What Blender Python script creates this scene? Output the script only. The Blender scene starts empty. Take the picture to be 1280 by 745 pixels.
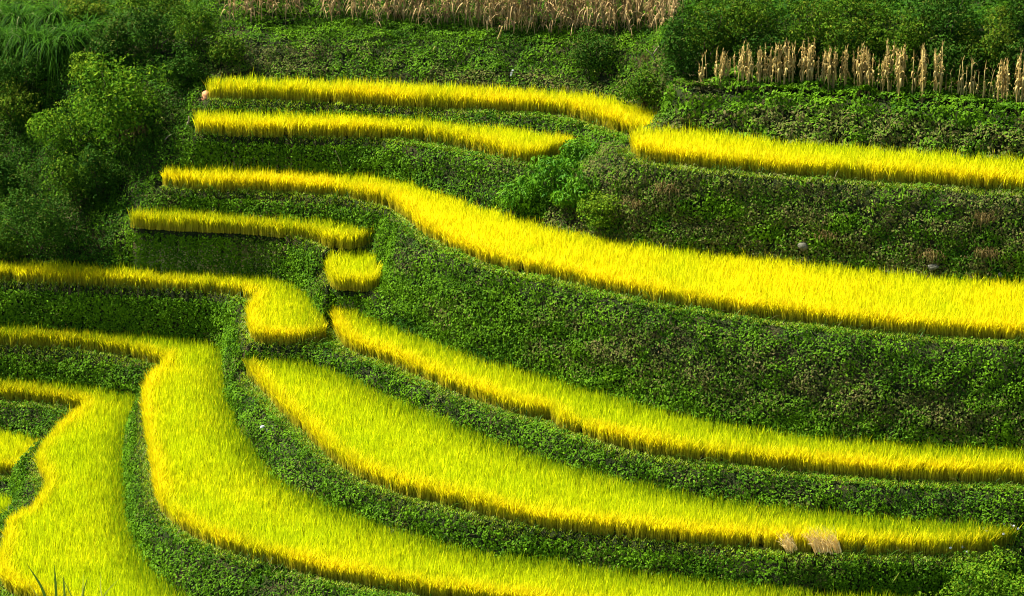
import bpy, math, time
import numpy as np
from mathutils import Vector
T0 = time.time()
rng = np.random.default_rng(11)
scene = bpy.context.scene
COL = scene.collection
R = math.radians

# ------------------------------------------------------------------ camera calibration
F = 3600.0                       # focal length in pixels of the 1280 px wide photograph
PITCH = R(22.0)
DIST = 90.0
CAM = np.array([0.0, 0.0, DIST * math.sin(PITCH)])
cp, sp = math.cos(PITCH), math.sin(PITCH)


def ray(u, v):
    a = (np.asarray(u, float) - 640) / F
    b = -(np.asarray(v, float) - 372.5) / F
    return np.stack([a, cp + b * sp, -sp + b * cp], -1)


# ------------------------------------------------------------------ value noise
def _hash(ix, iy, iz, seed):
    h = (ix.astype(np.uint64) * np.uint64(374761393) + iy.astype(np.uint64) * np.uint64(668265263)
         + iz.astype(np.uint64) * np.uint64(2147483647) + np.uint64(seed * 144665 + 7)) & np.uint64(0xFFFFFFFF)
    h = ((h ^ (h >> np.uint64(13))) * np.uint64(1274126177)) & np.uint64(0xFFFFFFFF)
    h = (h ^ (h >> np.uint64(16)))
    return (h & np.uint64(0xFFFFFF)).astype(np.float64) / float(0xFFFFFF)


def vnoise(p, scale, seed=0):
    q = np.asarray(p, float) / scale + 4096.0
    i = np.floor(q).astype(np.int64)
    f = q - i
    f = f * f * (3 - 2 * f)
    out = 0
    for dx in (0, 1):
        for dy in (0, 1):
            for dz in (0, 1):
                w = (f[..., 0] if dx else 1 - f[..., 0]) * (f[..., 1] if dy else 1 - f[..., 1]) * (f[..., 2] if dz else 1 - f[..., 2])
                out = out + w * _hash(i[..., 0] + dx, i[..., 1] + dy, i[..., 2] + dz, seed)
    return out


def fbm(p, scale, seed=0, octaves=3):
    s, a, t = 0, 1.0, 0
    for o in range(octaves):
        s = s + a * vnoise(p, scale / 2 ** o, seed + 17 * o)
        t += a
        a *= 0.5
    return s / t


def norm(v):
    return v / np.maximum(np.linalg.norm(v, axis=-1, keepdims=True), 1e-9)


# ------------------------------------------------------------------ object helpers
def mesh_obj(name, verts, faces, mat, parent=None, traits=None, smooth=False):
    """verts (n,3); faces = list of int arrays (m,k); traits (n,3) -> point colour attribute"""
    me = bpy.data.meshes.new(name)
    verts = np.asarray(verts, np.float32)
    if not isinstance(faces, list):
        faces = [faces]
    faces = [np.asarray(f, np.int32) for f in faces if len(f)]
    loops = np.concatenate([f.ravel() for f in faces])
    sizes = np.concatenate([np.full(len(f), f.shape[1], np.int32) for f in faces])
    starts = np.concatenate([[0], np.cumsum(sizes)[:-1]]).astype(np.int32)
    me.vertices.add(len(verts))
    me.vertices.foreach_set('co', verts.ravel())
    me.loops.add(len(loops))
    me.loops.foreach_set('vertex_index', loops)
    me.polygons.add(len(sizes))
    me.polygons.foreach_set('loop_start', starts)
    me.polygons.foreach_set('loop_total', sizes)
    if smooth:
        me.polygons.foreach_set('use_smooth', np.ones(len(sizes), bool))
    if traits is not None:
        at = me.attributes.new('traits', 'FLOAT_COLOR', 'POINT')
        c = np.ones((len(verts), 4), np.float32)
        c[:, :3] = traits
        at.data.foreach_set('color', c.ravel())
    me.update()
    me.validate()
    if mat:
        me.materials.append(mat)
    o = bpy.data.objects.new(name, me)
    COL.objects.link(o)
    if parent:
        o.parent = parent
    return o


def tag(o, label=None, cat=None, group=None, kind=None):
    if label:
        o['label'] = label
    if cat:
        o['category'] = cat
    if group:
        o['group'] = group
    if kind:
        o['kind'] = kind
    return o


def thing(name, loc, label, cat, group=None):
    o = bpy.data.objects.new(name, None)
    o.empty_display_size = 0.2
    COL.objects.link(o)
    o.location = [float(c) for c in loc]
    return tag(o, label, cat, group)


def copy_tree(o, loc, rotz=0.0, scale=1.0, label=None):
    c = o.copy()
    COL.objects.link(c)
    c.location = [float(q) for q in loc]
    c.rotation_euler = (0, 0, rotz)
    c.scale = (scale, scale, scale)
    if label:
        c['label'] = label
    for ch in o.children:
        d = ch.copy()
        COL.objects.link(d)
        d.parent = c
    return c


class Acc:
    """collects vertex / face / trait blocks into one mesh"""
    def __init__(self):
        self.v, self.f, self.t, self.n = [], {}, [], 0

    def add(self, v, f, t):
        f = np.asarray(f)
        self.f.setdefault(f.shape[1], []).append(f + self.n)
        self.v.append(v)
        self.t.append(t)
        self.n += len(v)

    def build(self, name, mat, parent=None, smooth=False):
        return mesh_obj(name, np.concatenate(self.v), [np.concatenate(x) for x in self.f.values()], mat, parent,
                        np.concatenate(self.t), smooth)


def blades(base, heading, length, lean, curve, droop, width, rnd, third, segs=3, twist=None, taper=(1, .95, .7, .08)):
    """curved strips; base (n,3); heading = angle; returns verts, quads, traits(rnd, height fraction, third)"""
    n = len(base)
    ts = np.linspace(0, 1, segs + 1)
    tp = np.interp(ts, np.linspace(0, 1, len(taper)), taper)
    d = np.stack([np.cos(heading), np.sin(heading), np.zeros(n)], -1)
    tw = heading + math.pi / 2 + (0 if twist is None else twist)
    w = np.stack([np.cos(tw), np.sin(tw), np.zeros(n)], -1)
    V = np.zeros((n, segs + 1, 2, 3), np.float32)
    Tt = np.zeros((n, segs + 1, 2, 3), np.float32)
    for k, t in enumerate(ts):
        out = (lean * t + curve * t * t) * length
        up = (t - droop * t ** 2.5) * length
        c = base + d * out[:, None]
        c[:, 2] += up
        hw = (0.5 * width * tp[k])[:, None]
        V[:, k, 0] = c - w * hw
        V[:, k, 1] = c + w * hw
        Tt[:, k, :, 0] = rnd[:, None]
        Tt[:, k, :, 1] = t
        Tt[:, k, :, 2] = third[:, None]
    m = (segs + 1) * 2
    q = np.array([[2 * k, 2 * k + 1, 2 * k + 3, 2 * k + 2] for k in range(segs)])
    Fq = (np.arange(n) * m)[:, None, None] + q[None]
    return V.reshape(-1, 3), Fq.reshape(-1, 4), Tt.reshape(-1, 3)


def leaves(pos, nrm, size, rnd, third, aspect=0.62, jitter=0.6, hang=0.5, fold=0.25, second=None):
    """folded diamond leaves lying about perpendicular to nrm, tips hanging down"""
    n = len(pos)
    nn = norm(nrm + rng.normal(0, jitter, (n, 3)))
    ax = rng.normal(0, 1, (n, 3))
    ax[:, 2] -= hang * 2
    ax = norm(ax - nn * (ax * nn).sum(-1, keepdims=True))
    sd = np.cross(nn, ax)
    s = np.asarray(size)[:, None]
    V = np.zeros((n, 5, 3), np.float32)
    V[:, 0] = pos - ax * s * 0.5
    V[:, 1] = pos - sd * s * aspect * .5 - nn * s * fold * .4 - ax * s * .05
    V[:, 2] = pos + ax * s * .55 - nn * s * fold
    V[:, 3] = pos + sd * s * aspect * .5 - nn * s * fold * .4 - ax * s * .05
    V[:, 4] = pos + nn * s * 0.04
    Tt = np.zeros((n, 5, 3), np.float32)
    Tt[:, :, 0] = np.asarray(rnd)[:, None]
    Tt[:, :, 1] = 0.5 if second is None else np.asarray(second)[:, None]
    Tt[:, :, 2] = np.asarray(third)[:, None]
    b = (np.arange(n) * 5)[:, None]
    Fq = np.concatenate([b + np.array([[0, 1, 2, 4]]), b + np.array([[0, 4, 2, 3]])])
    return V.reshape(-1, 3), Fq, Tt.reshape(-1, 3)


def tube(pts, rad, sides=5, rnd=0.5, third=0.5):
    pts = np.asarray(pts, float)
    n = len(pts)
    rad = np.broadcast_to(np.asarray(rad, float), (n,))
    d = norm(np.gradient(pts, axis=0))
    ref = np.where(np.abs(d[:, 2:3]) > .9, np.array([[1., 0, 0]]), np.array([[0, 0, 1.]]))
    a = norm(np.cross(d, ref))
    b = np.cross(d, a)
    an = np.arange(sides) * 2 * math.pi / sides
    V = pts[:, None] + rad[:, None, None] * (np.cos(an)[None, :, None] * a[:, None] + np.sin(an)[None, :, None] * b[:, None])
    fs = []
    for i in range(n - 1):
        for j in range(sides):
            k = (j + 1) % sides
            fs.append([i * sides + j, i * sides + k, (i + 1) * sides + k, (i + 1) * sides + j])
    V = V.reshape(-1, 3)
    V = np.concatenate([V, pts[:1], pts[-1:]])
    for j in range(sides):
        k = (j + 1) % sides
        fs.append([n * sides, k, j, j])
        fs.append([n * sides + 1, (n - 1) * sides + j, (n - 1) * sides + k, (n - 1) * sides + k])
    q = np.array([f for f in fs if len(set(f)) == 4])
    t3 = np.array([list(dict.fromkeys(f)) for f in fs if len(set(f)) == 3])
    T = np.zeros((len(V), 3))
    T[:, 0] = rnd
    T[:-2, 1] = np.repeat(np.linspace(0, 1, n), sides)
    T[:, 2] = third
    return V, q, t3, T


def add_tube(acc, pts, rad, sides=5, rnd=0.5, third=0.5):
    V, q, t3, T = tube(pts, rad, sides, rnd, third)
    n0 = acc.n
    acc.add(V, q, T)
    acc.f.setdefault(3, []).append(t3 + n0)


# ------------------------------------------------------------------ materials
def nt(mat):
    mat.use_nodes = True
    t = mat.node_tree
    t.nodes.clear()
    return t


def ramp(t, stops, fac):
    r = t.nodes.new('ShaderNodeValToRGB')
    e = r.color_ramp.elements
    while len(e) < len(stops):
        e.new(0.5)
    for el, (p, c) in zip(e, stops):
        el.position = p
        el.color = (*c, 1)
    t.links.new(fac, r.inputs[0])
    return r.outputs[0]


def plant_mat(name, low, high, base=None, base_to=0.45, trans=0.35, rough=0.5, spec=0.25, third_cols=None, noise=None, emit=None):
    """low/high: ramps over the per-leaf random; third_cols: second ramp mixed in by the third trait;
    base: colour of the stalk foot, mixed in below base_to of the height"""
    m = bpy.data.materials.new(name)
    t = nt(m)
    N, L = t.nodes, t.links
    at = N.new('ShaderNodeAttribute')
    at.attribute_name = 'traits'
    sx = N.new('ShaderNodeSeparateColor')
    L.new(at.outputs['Color'], sx.inputs[0])
    c = ramp(t, [(0.0, low), (1.0, high)], sx.outputs[0])
    if third_cols:
        c2 = ramp(t, [(0.0, third_cols[0]), (1.0, third_cols[1])], sx.outputs[0])
        mx = N.new('ShaderNodeMix')
        mx.data_type = 'RGBA'
        L.new(sx.outputs[2], mx.inputs[0])
        L.new(c, mx.inputs[6])
        L.new(c2, mx.inputs[7])
        c = mx.outputs[2]
    if noise:
        tc = N.new('ShaderNodeTexCoord')
        nz = N.new('ShaderNodeTexNoise')
        nz.inputs['Scale'].default_value = noise[0]
        nz.inputs['Detail'].default_value = 4
        L.new(tc.outputs['Object'], nz.inputs['Vector'])
        k = ramp(t, [(0.35, (noise[1],) * 3), (0.65, (noise[2],) * 3)], nz.outputs[0])
        mm = N.new('ShaderNodeMix')
        mm.data_type = 'RGBA'
        mm.blend_type = 'MULTIPLY'
        mm.inputs[0].default_value = 1
        L.new(c, mm.inputs[6])
        L.new(k, mm.inputs[7])
        c = mm.outputs[2]
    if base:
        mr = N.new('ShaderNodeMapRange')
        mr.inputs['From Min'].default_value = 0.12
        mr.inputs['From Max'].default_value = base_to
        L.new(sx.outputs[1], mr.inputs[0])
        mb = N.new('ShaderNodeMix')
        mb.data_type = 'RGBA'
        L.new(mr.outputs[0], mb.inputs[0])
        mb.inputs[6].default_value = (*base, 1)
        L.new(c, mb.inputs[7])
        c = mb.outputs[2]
    p = N.new('ShaderNodeBsdfPrincipled')
    p.inputs['Roughness'].default_value = rough
    p.inputs['Specular IOR Level'].default_value = spec
    L.new(c, p.inputs['Base Color'])
    out = N.new('ShaderNodeOutputMaterial')
    if trans > 0:
        tr = N.new('ShaderNodeBsdfTranslucent')
        L.new(c, tr.inputs[0])
        ms = N.new('ShaderNodeMixShader')
        ms.inputs[0].default_value = trans
        L.new(p.outputs[0], ms.inputs[1])
        L.new(tr.outputs[0], ms.inputs[2])
        L.new(ms.outputs[0], out.inputs[0])
    else:
        L.new(p.outputs[0], out.inputs[0])
    return m


def soil_mat():
    m = bpy.data.materials.new('soil')
    t = nt(m)
    N, L = t.nodes, t.links
    tc = N.new('ShaderNodeTexCoord')
    n1 = N.new('ShaderNodeTexNoise')
    n1.inputs['Scale'].default_value = 0.9
    n1.inputs['Detail'].default_value = 8
    n1.inputs['Roughness'].default_value = 0.7
    L.new(tc.outputs['Object'], n1.inputs['Vector'])
    c = ramp(t, [(0.35, (0.012, 0.019, 0.004)), (0.5, (0.018, 0.025, 0.005)), (0.62, (0.036, 0.032, 0.010)), (0.75, (0.065, 0.046, 0.018))], n1.outputs[0])
    n2 = N.new('ShaderNodeTexNoise')
    n2.inputs['Scale'].default_value = 14
    n2.inputs['Detail'].default_value = 6
    L.new(tc.outputs['Object'], n2.inputs['Vector'])
    b = N.new('ShaderNodeBump')
    b.inputs['Strength'].default_value = 0.9
    b.inputs['Distance'].default_value = 0.08
    L.new(n2.outputs[0], b.inputs['Height'])
    p = N.new('ShaderNodeBsdfPrincipled')
    p.inputs['Roughness'].default_value = 0.95
    p.inputs['Specular IOR Level'].default_value = 0.1
    L.new(c, p.inputs['Base Color'])
    L.new(b.outputs[0], p.inputs['Normal'])
    o = N.new('ShaderNodeOutputMaterial')
    L.new(p.outputs[0], o.inputs[0])
    return m


def rock_mat(name, c1, c2):
    m = bpy.data.materials.new(name)
    t = nt(m)
    N, L = t.nodes, t.links
    tc = N.new('ShaderNodeTexCoord')
    n1 = N.new('ShaderNodeTexNoise')
    n1.inputs['Scale'].default_value = 9
    n1.inputs['Detail'].default_value = 8
    L.new(tc.outputs['Object'], n1.inputs['Vector'])
    c = ramp(t, [(0.35, c1), (0.65, c2)], n1.outputs[0])
    b = N.new('ShaderNodeBump')
    b.inputs['Strength'].default_value = 0.6
    b.inputs['Distance'].default_value = 0.03
    L.new(n1.outputs[0], b.inputs['Height'])
    p = N.new('ShaderNodeBsdfPrincipled')
    p.inputs['Roughness'].default_value = 0.85
    L.new(c, p.inputs['Base Color'])
    L.new(b.outputs[0], p.inputs['Normal'])
    o = N.new('ShaderNodeOutputMaterial')
    L.new(p.outputs[0], o.inputs[0])
    return m


M = {}
# rice: low/high = green leaf colours, third = ripeness -> straw gold
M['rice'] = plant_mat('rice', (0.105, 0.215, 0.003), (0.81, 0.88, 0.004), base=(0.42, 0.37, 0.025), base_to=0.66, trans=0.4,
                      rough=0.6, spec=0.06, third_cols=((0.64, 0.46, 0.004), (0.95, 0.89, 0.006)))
M['cover'] = plant_mat('ground_cover', (0.015, 0.058, 0.002), (0.120, 0.250, 0.005), trans=0.25, rough=0.6, spec=0.04,
                       third_cols=((0.055, 0.045, 0.014), (0.15, 0.12, 0.04)))
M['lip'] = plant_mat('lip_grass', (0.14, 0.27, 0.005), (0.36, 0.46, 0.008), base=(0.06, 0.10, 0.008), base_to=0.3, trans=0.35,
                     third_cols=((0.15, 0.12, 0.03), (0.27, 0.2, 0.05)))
M['bush_bright'] = plant_mat('bush_bright', (0.012, 0.055, 0.003), (0.11, 0.235, 0.007), trans=0.3, rough=0.65, spec=0.02,
                             third_cols=((0.12, 0.20, 0.008), (0.20, 0.27, 0.012)))
M['bush_mid'] = plant_mat('bush_mid', (0.010, 0.040, 0.003), (0.072, 0.150, 0.005), trans=0.28, rough=0.65, spec=0.02,
                          third_cols=((0.09, 0.13, 0.008), (0.16, 0.18, 0.014)))
M['bush_dark'] = plant_mat('bush_dark', (0.010, 0.038, 0.003), (0.034, 0.088, 0.005), trans=0.2, rough=0.65, spec=0.02,
                           third_cols=((0.05, 0.075, 0.010), (0.10, 0.11, 0.014)))
M['bigleaf'] = plant_mat('big_leaf', (0.028, 0.115, 0.003), (0.115, 0.26, 0.007), trans=0.25, rough=0.5, spec=0.06,
                         third_cols=((0.08, 0.19, 0.008), (0.12, 0.22, 0.010)))
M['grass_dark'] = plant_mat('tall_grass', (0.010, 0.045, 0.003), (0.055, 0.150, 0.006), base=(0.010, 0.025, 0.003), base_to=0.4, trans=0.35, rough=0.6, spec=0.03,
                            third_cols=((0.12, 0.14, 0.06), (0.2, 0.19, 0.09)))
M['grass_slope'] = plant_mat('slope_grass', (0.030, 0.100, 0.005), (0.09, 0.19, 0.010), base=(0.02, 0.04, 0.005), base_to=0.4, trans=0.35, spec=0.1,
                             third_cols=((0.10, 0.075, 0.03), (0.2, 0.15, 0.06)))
M['dead'] = plant_mat('dead_grass', (0.055, 0.042, 0.012), (0.16, 0.118, 0.035), trans=0.2, rough=0.8, spec=0.05,
                      third_cols=((0.09, 0.066, 0.02), (0.22, 0.165, 0.055)))
M['corn'] = plant_mat('dry_corn', (0.20, 0.13, 0.045), (0.46, 0.33, 0.13), trans=0.25, rough=0.7, spec=0.1,
                      third_cols=((0.17, 0.15, 0.04), (0.27, 0.24, 0.07)))
M['corn_pale'] = plant_mat('dry_corn_pale', (0.27, 0.185, 0.045), (0.60, 0.45, 0.145), trans=0.25, rough=0.7, spec=0.1,
                           third_cols=((0.20, 0.18, 0.05), (0.32, 0.27, 0.09)))
M['straw'] = plant_mat('straw', (0.72, 0.52, 0.14), (0.94, 0.74, 0.32), trans=0.2, rough=0.7, spec=0.1,
                       third_cols=((0.16, 0.12, 0.07), (0.30, 0.23, 0.15)))
M['wood'] = plant_mat('dry_wood', (0.16, 0.12, 0.08), (0.42, 0.34, 0.25), trans=0, rough=0.9, spec=0.1, noise=(12, .6, 1.2))
M['stem'] = plant_mat('stem', (0.035, 0.028, 0.016), (0.08, 0.06, 0.035), trans=0, rough=0.9, spec=0.1)
M['petal'] = plant_mat('petal', (0.65, 0.65, 0.6), (0.8, 0.8, 0.76), trans=0.3)
M['reed'] = plant_mat('reed', (0.06, 0.13, 0.012), (0.13, 0.22, 0.02), trans=0.35, third_cols=((0.40, 0.42, 0.05), (0.5, 0.5, 0.08)))
M['soil'] = soil_mat()
M['stone'] = rock_mat('pale_stone', (0.04, 0.04, 0.02), (0.11, 0.105, 0.06))
M['stone_orange'] = rock_mat('orange_stone', (0.32, 0.13, 0.04), (0.52, 0.25, 0.09))

# ------------------------------------------------------------------ the paddies
# rice top outline at the back (pixels), rice foot outline at the front (pixels), level, tilt per pixel/1000, rice height
PAD = {
 'P1': dict(z=(2.5, 0.11), h=0.67, back=[(262, 97), (300, 96), (400, 98), (500, 102), (600, 106), (700, 112), (760, 120), (810, 133), (846, 148)],
            front=[(262, 124), (320, 126), (420, 130), (520, 136), (600, 139), (640, 141), (700, 146), (740, 155), (768, 165), (785, 170), (800, 172), (836, 170)]),
 'P2': dict(z=(1.68, 0.25), h=0.67, back=[(246, 137), (320, 139), (420, 141), (520, 147), (600, 155), (660, 161), (700, 167), (715, 177)],
            front=[(246, 168), (320, 172), (420, 173), (500, 176), (560, 183), (600, 191), (640, 202), (662, 205), (690, 199), (712, 190)]),
 'P3': dict(z=(2.98, 0.15), h=0.67, back=[(788, 160), (850, 158), (960, 172), (1100, 183), (1280, 197), (1460, 212)],
            front=[(787, 186), (802, 200), (880, 212), (960, 219), (1060, 225), (1280, 242), (1460, 256)]),
 'P4': dict(z=(0, 0.25), h=0.63, back=[(205, 208), (300, 209), (400, 213), (480, 220), (540, 235), (600, 255), (640, 268), (700, 284), (760, 295), (850, 308), (940, 317), (1050, 330), (1150, 340), (1280, 350), (1460, 364)],
            front=[(205, 234), (240, 238), (320, 241), (400, 245), (450, 252), (490, 262), (510, 276), (525, 292), (560, 310), (600, 328), (640, 339), (700, 352), (760, 366), (850, 383), (940, 397), (1050, 410), (1150, 419), (1280, 428), (1460, 440)]),
 'P5': dict(z=(-1.26, 0.08), h=.60, back=[(165, 262), (250, 262), (320, 268), (390, 273), (440, 278), (468, 290)],
            front=[(165, 285), (220, 289), (300, 292.5), (350, 297), (390, 302), (412, 310), (440, 311), (466, 303)]),
 'P6': dict(z=(-1.95, 0), h=0.61, back=[(413, 318), (415, 314), (440, 311), (470, 314), (475, 320)],
            front=[(411, 340), (412, 357), (420, 362), (440, 364), (462, 364), (472, 358), (475, 345)]),
 'P7': dict(z=(-3.24, 0.1), h=.60, back=[(-160, 324), (0, 326), (60, 327), (150, 331), (250, 334), (300, 337), (330, 341), (360, 349), (390, 368), (403, 395), (409, 414)],
            front=[(-160, 350), (0, 353), (100, 358), (200, 363), (280, 369), (314, 376), (322, 381), (318, 392), (312, 405), (314, 420), (320, 428), (340, 431), (370, 431), (395, 428), (406, 424)]),
 'P8': dict(z=(-5.6, -0.46), h=0.61, back=[(-160, 407), (0, 409), (80, 411), (160, 414), (240, 421), (275, 427), (285, 445), (285, 470), (290, 500), (300, 530), (320, 560), (345, 590), (400, 620), (460, 645), (520, 665), (600, 685), (680, 695), (760, 706), (860, 718), (960, 730), (1040, 739), (1140, 748), (1280, 760), (1460, 772)],
            front=[(-160, 428), (0, 432), (60, 435), (120, 440), (160, 447), (195, 455), (210, 459), (205, 471), (190, 485), (182, 505), (183, 530), (187, 560), (193, 592), (198, 625), (208, 645), (230, 664), (270, 685), (320, 700), (400, 721), (480, 737), (560, 750), (760, 775), (1000, 798), (1280, 812), (1460, 822)]),
 'P9': dict(z=(-4.34, -0.39), h=0.67, back=[(310, 444), (340, 444), (380, 450), (420, 462), (470, 483), (520, 505), (580, 532), (640, 555), (700, 575), (800, 600), (900, 620), (1000, 632), (1100, 643), (1200, 650), (1264, 660)],
            front=[(308, 470), (330, 492), (350, 515), (380, 542), (400, 562), (430, 587), (460, 602), (500, 619), (560, 634), (620, 649), (680, 661), (760, 670), (840, 679), (960, 687), (1040, 692), (1150, 694), (1230, 692), (1264, 684)]),
 'P10': dict(z=(-3.22, -0.01), h=0.65, back=[(413, 382), (440, 383), (470, 397), (520, 415), (580, 437), (640, 455), (700, 472), (800, 502), (900, 525), (1000, 540), (1100, 550), (1280, 560), (1460, 572)],
            front=[(413, 396), (420, 415), (430, 432), (450, 444), (480, 453), (520, 470), (560, 487), (600, 502), (640, 516), (690, 527), (700, 536), (760, 556), (840, 573), (960, 586), (1060, 596), (1160, 602), (1280, 606), (1460, 612)]),
 'P11': dict(z=(-6.86, -0.01), h=0.63, back=[(-160, 467), (0, 471), (60, 474), (110, 480), (150, 487), (180, 498), (172, 520), (162, 550), (160, 600), (165, 650), (180, 690), (200, 715), (230, 740), (300, 768), (420, 805), (600, 840)],
            front=[(-160, 498), (0, 501), (60, 506), (100, 513), (112, 519), (85, 541), (57, 571), (50, 592), (60, 608), (62, 622), (42, 652), (14, 668), (10, 690), (2, 722), (12, 740), (40, 752), (120, 780), (260, 830), (420, 880), (600, 920)]),
 'P12': dict(z=(-8, 0), h=0.58, back=[(-160, 530), (0, 536), (40, 545), (52, 554)],
             front=[(-160, 588), (0, 593), (28, 593), (40, 582), (48, 572)]),
 'P13': dict(z=(-8.8, 0), h=0.58, back=[(-160, 612), (0, 616), (15, 620), (24, 632)],
             front=[(-160, 712), (-40, 690), (0, 672), (6, 664), (18, 650)]),
}
# per paddy: ripeness at the back, ripeness at the front edge
RIPE = {'P1': (.66, .95), 'P2': (.52, .9), 'P3': (.58, .9), 'P4': (.66, 1.), 'P5': (.22, .7), 'P6': (.14, .55), 'P7': (.22, .85), 'P8': (.10, .85),
        'P9': (.12, .9), 'P10': (.20, .98), 'P11': (.08, .8), 'P12': (.15, .6), 'P13': (.10, .4)}
LABEL = {
 'P1': 'uppermost golden rice strip, below the brown cornfield bank',
 'P2': 'short golden rice strip ending in a rounded tip above the broad leafed plants',
 'P3': 'golden rice strip directly below the standing row of dry corn stalks',
 'P4': 'longest, widest golden rice terrace sweeping across the middle above the tallest green bank',
 'P5': 'small yellow green rice strip directly above the tiny square rice plot',
 'P6': 'tiny square yellow green rice plot, smallest of all the plots',
 'P7': 'hooked yellow green rice strip from the left edge to a blunt end',
 'P8': 'long winding yellow green rice terrace curving down from the left edge to the bottom right',
 'P9': 'broad pointed yellow green rice terrace with the pale straw bundle at its front edge',
 'P10': 'long yellow rice strip at the foot of the tallest green bank',
 'P11': 'wide yellow green rice terrace at bottom left behind the dark reed blades',
 'P12': 'small rice plot wedged in the left edge above the dark notch',
 'P13': 'lowest sliver of green rice at the left edge under the dark notch',
}


def level(name, X):
    z0, k = PAD[name]['z']
    return z0 + k / 1000 * 40 * X


def unproj_level(name, pts, extra):
    d = ray([p[0] for p in pts], [p[1] for p in pts])
    X = np.zeros(len(pts))
    for _ in range(4):
        t = (level(name, X) + extra - CAM[2]) / d[:, 2]
        X = d[:, 0] * t
    return (CAM + d * t[:, None])


def densify(p, step=0.25):
    p = np.asarray(p, float)
    # centripetal-ish Catmull-Rom for smooth edges
    out = []
    n = len(p)
    for i in range(n - 1):
        p0, p1, p2, p3 = p[max(i - 1, 0)], p[i], p[i + 1], p[min(i + 2, n - 1)]
        seg = np.linalg.norm(p2 - p1)
        m1 = (p2 - p0) / (np.linalg.norm(p2 - p0) + 1e-9) * seg
        m2 = (p3 - p1) / (np.linalg.norm(p3 - p1) + 1e-9) * seg
        k = max(2, int(seg / step))
        t = np.linspace(0, 1, k, endpoint=False)[:, None]
        out.append((2 * t ** 3 - 3 * t ** 2 + 1) * p1 + (t ** 3 - 2 * t ** 2 + t) * m1 + (-2 * t ** 3 + 3 * t ** 2) * p2 + (t ** 3 - t ** 2) * m2)
    out.append(p[-1:])
    return np.concatenate(out)


def in_poly(px, py, poly):
    inside = np.zeros(px.shape, bool)
    x0, y0 = poly[-1]
    for x1, y1 in poly:
        if y0 != y1:
            c = ((y1 > py) != (y0 > py)) & (px < (x0 - x1) * (py - y1) / (y0 - y1 + 1e-12) + x1)
            inside ^= c
        x0, y0 = x1, y1
    return inside


for k, P in PAD.items():
    b = unproj_level(k, P['back'], P['h'])[:, :2]
    f = unproj_level(k, P['front'], 0.0)[:, :2]
    lim = {'P1': 760, 'P2': 640, 'P4': 450, 'P5': 400, 'P7': 280, 'P8': 165, 'P11': 70, 'P12': 30}.get(k)
    if lim:                                     # every strip is at least half a metre deep
        o = np.argsort(f[:, 0])
        for i, q in enumerate(P['back']):
            if q[0] <= lim:
                b[i, 1] = max(b[i, 1], np.interp(b[i, 0], f[o, 0], f[o, 1]) + {'P5': .42, 'P7': .50}.get(k, .5))
    P['bw'], P['fw'] = densify(b), densify(f)
    P['poly'] = np.concatenate([P['bw'], P['fw'][::-1]])

# ------------------------------------------------------------------ terrain height field
DX = 0.1
GX = np.arange(-30, 30 + DX, DX)
GY = np.arange(52, 114 + DX, DX)
XX, YY = np.meshgrid(GX, GY)                     # [iy, ix]
Z = np.full(XX.shape, np.nan)
PID = np.full(XX.shape, -1, int)
names = list(PAD)
for k in ['P13', 'P12', 'P11', 'P8', 'P9', 'P7', 'P10', 'P6', 'P5', 'P4', 'P2', 'P3', 'P1']:
    m = in_poly(XX, YY, PAD[k]['poly'])
    Z[m] = level(k, XX)[m]
    PID[m] = names.index(k)
RICE = PID.copy()
# a narrow footpath in front of each paddy where there is room
for k in names:
    pt = PAD[k]['fw']
    alive = np.ones(len(pt), bool)
    for off, dip in ((0.08, 0), (0.18, .0), (0.28, .02), (0.38, .07), (0.5, .18)):
        tg = np.gradient(pt, axis=0)
        nn = norm(np.stack([tg[:, 1], -tg[:, 0]], -1))
        q = pt + nn * off
        ix = np.round((q[:, 0] - GX[0]) / DX).astype(int)
        iy = np.round((q[:, 1] - GY[0]) / DX).astype(int)
        # room further out along the outward direction?
        far = pt + nn * (off + .42)
        jx = np.clip(np.round((far[:, 0] - GX[0]) / DX).astype(int), 0, len(GX) - 1)
        jy = np.clip(np.round((far[:, 1] - GY[0]) / DX).astype(int), 0, len(GY) - 1)
        ok = (ix > 3) & (ix < len(GX) - 4) & (iy > 9) & (iy < len(GY) - 1)
        hit = PID[np.clip(iy, 0, len(GY) - 1), np.clip(ix, 0, len(GX) - 1)]
        alive &= (hit < 0) | (hit == names.index(k))
        ok &= alive
        for a, b, c, d in zip(ix[ok], iy[ok], jx[ok], jy[ok]):
            if np.isnan(Z[b, a]) and PID[b, a] < 0 and (PID[d, c] < 0 or off < .2):
                Z[b, a] = level(k, GX[a]) - dip


def pin(pts, z, width=2, step=0.1):
    """pin the ground along a pixel line to height z (scalar or list)"""
    z = np.broadcast_to(np.asarray(z, float), (len(pts),))
    d = ray([p[0] for p in pts], [p[1] for p in pts])
    w = CAM + d * ((z - CAM[2]) / d[:, 2])[:, None]
    w = densify(w, step)
    ix = np.round((w[:, 0] - GX[0]) / DX).astype(int)
    iy = np.round((w[:, 1] - GY[0]) / DX).astype(int)
    for a, b, h in zip(ix, iy, w[:, 2]):
        if 0 <= a < len(GX) and 0 <= b < len(GY):
            for da in range(width):
                if a + da < len(GX) and np.isnan(Z[b, a + da]):
                    Z[b, a + da] = h
    return w


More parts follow.
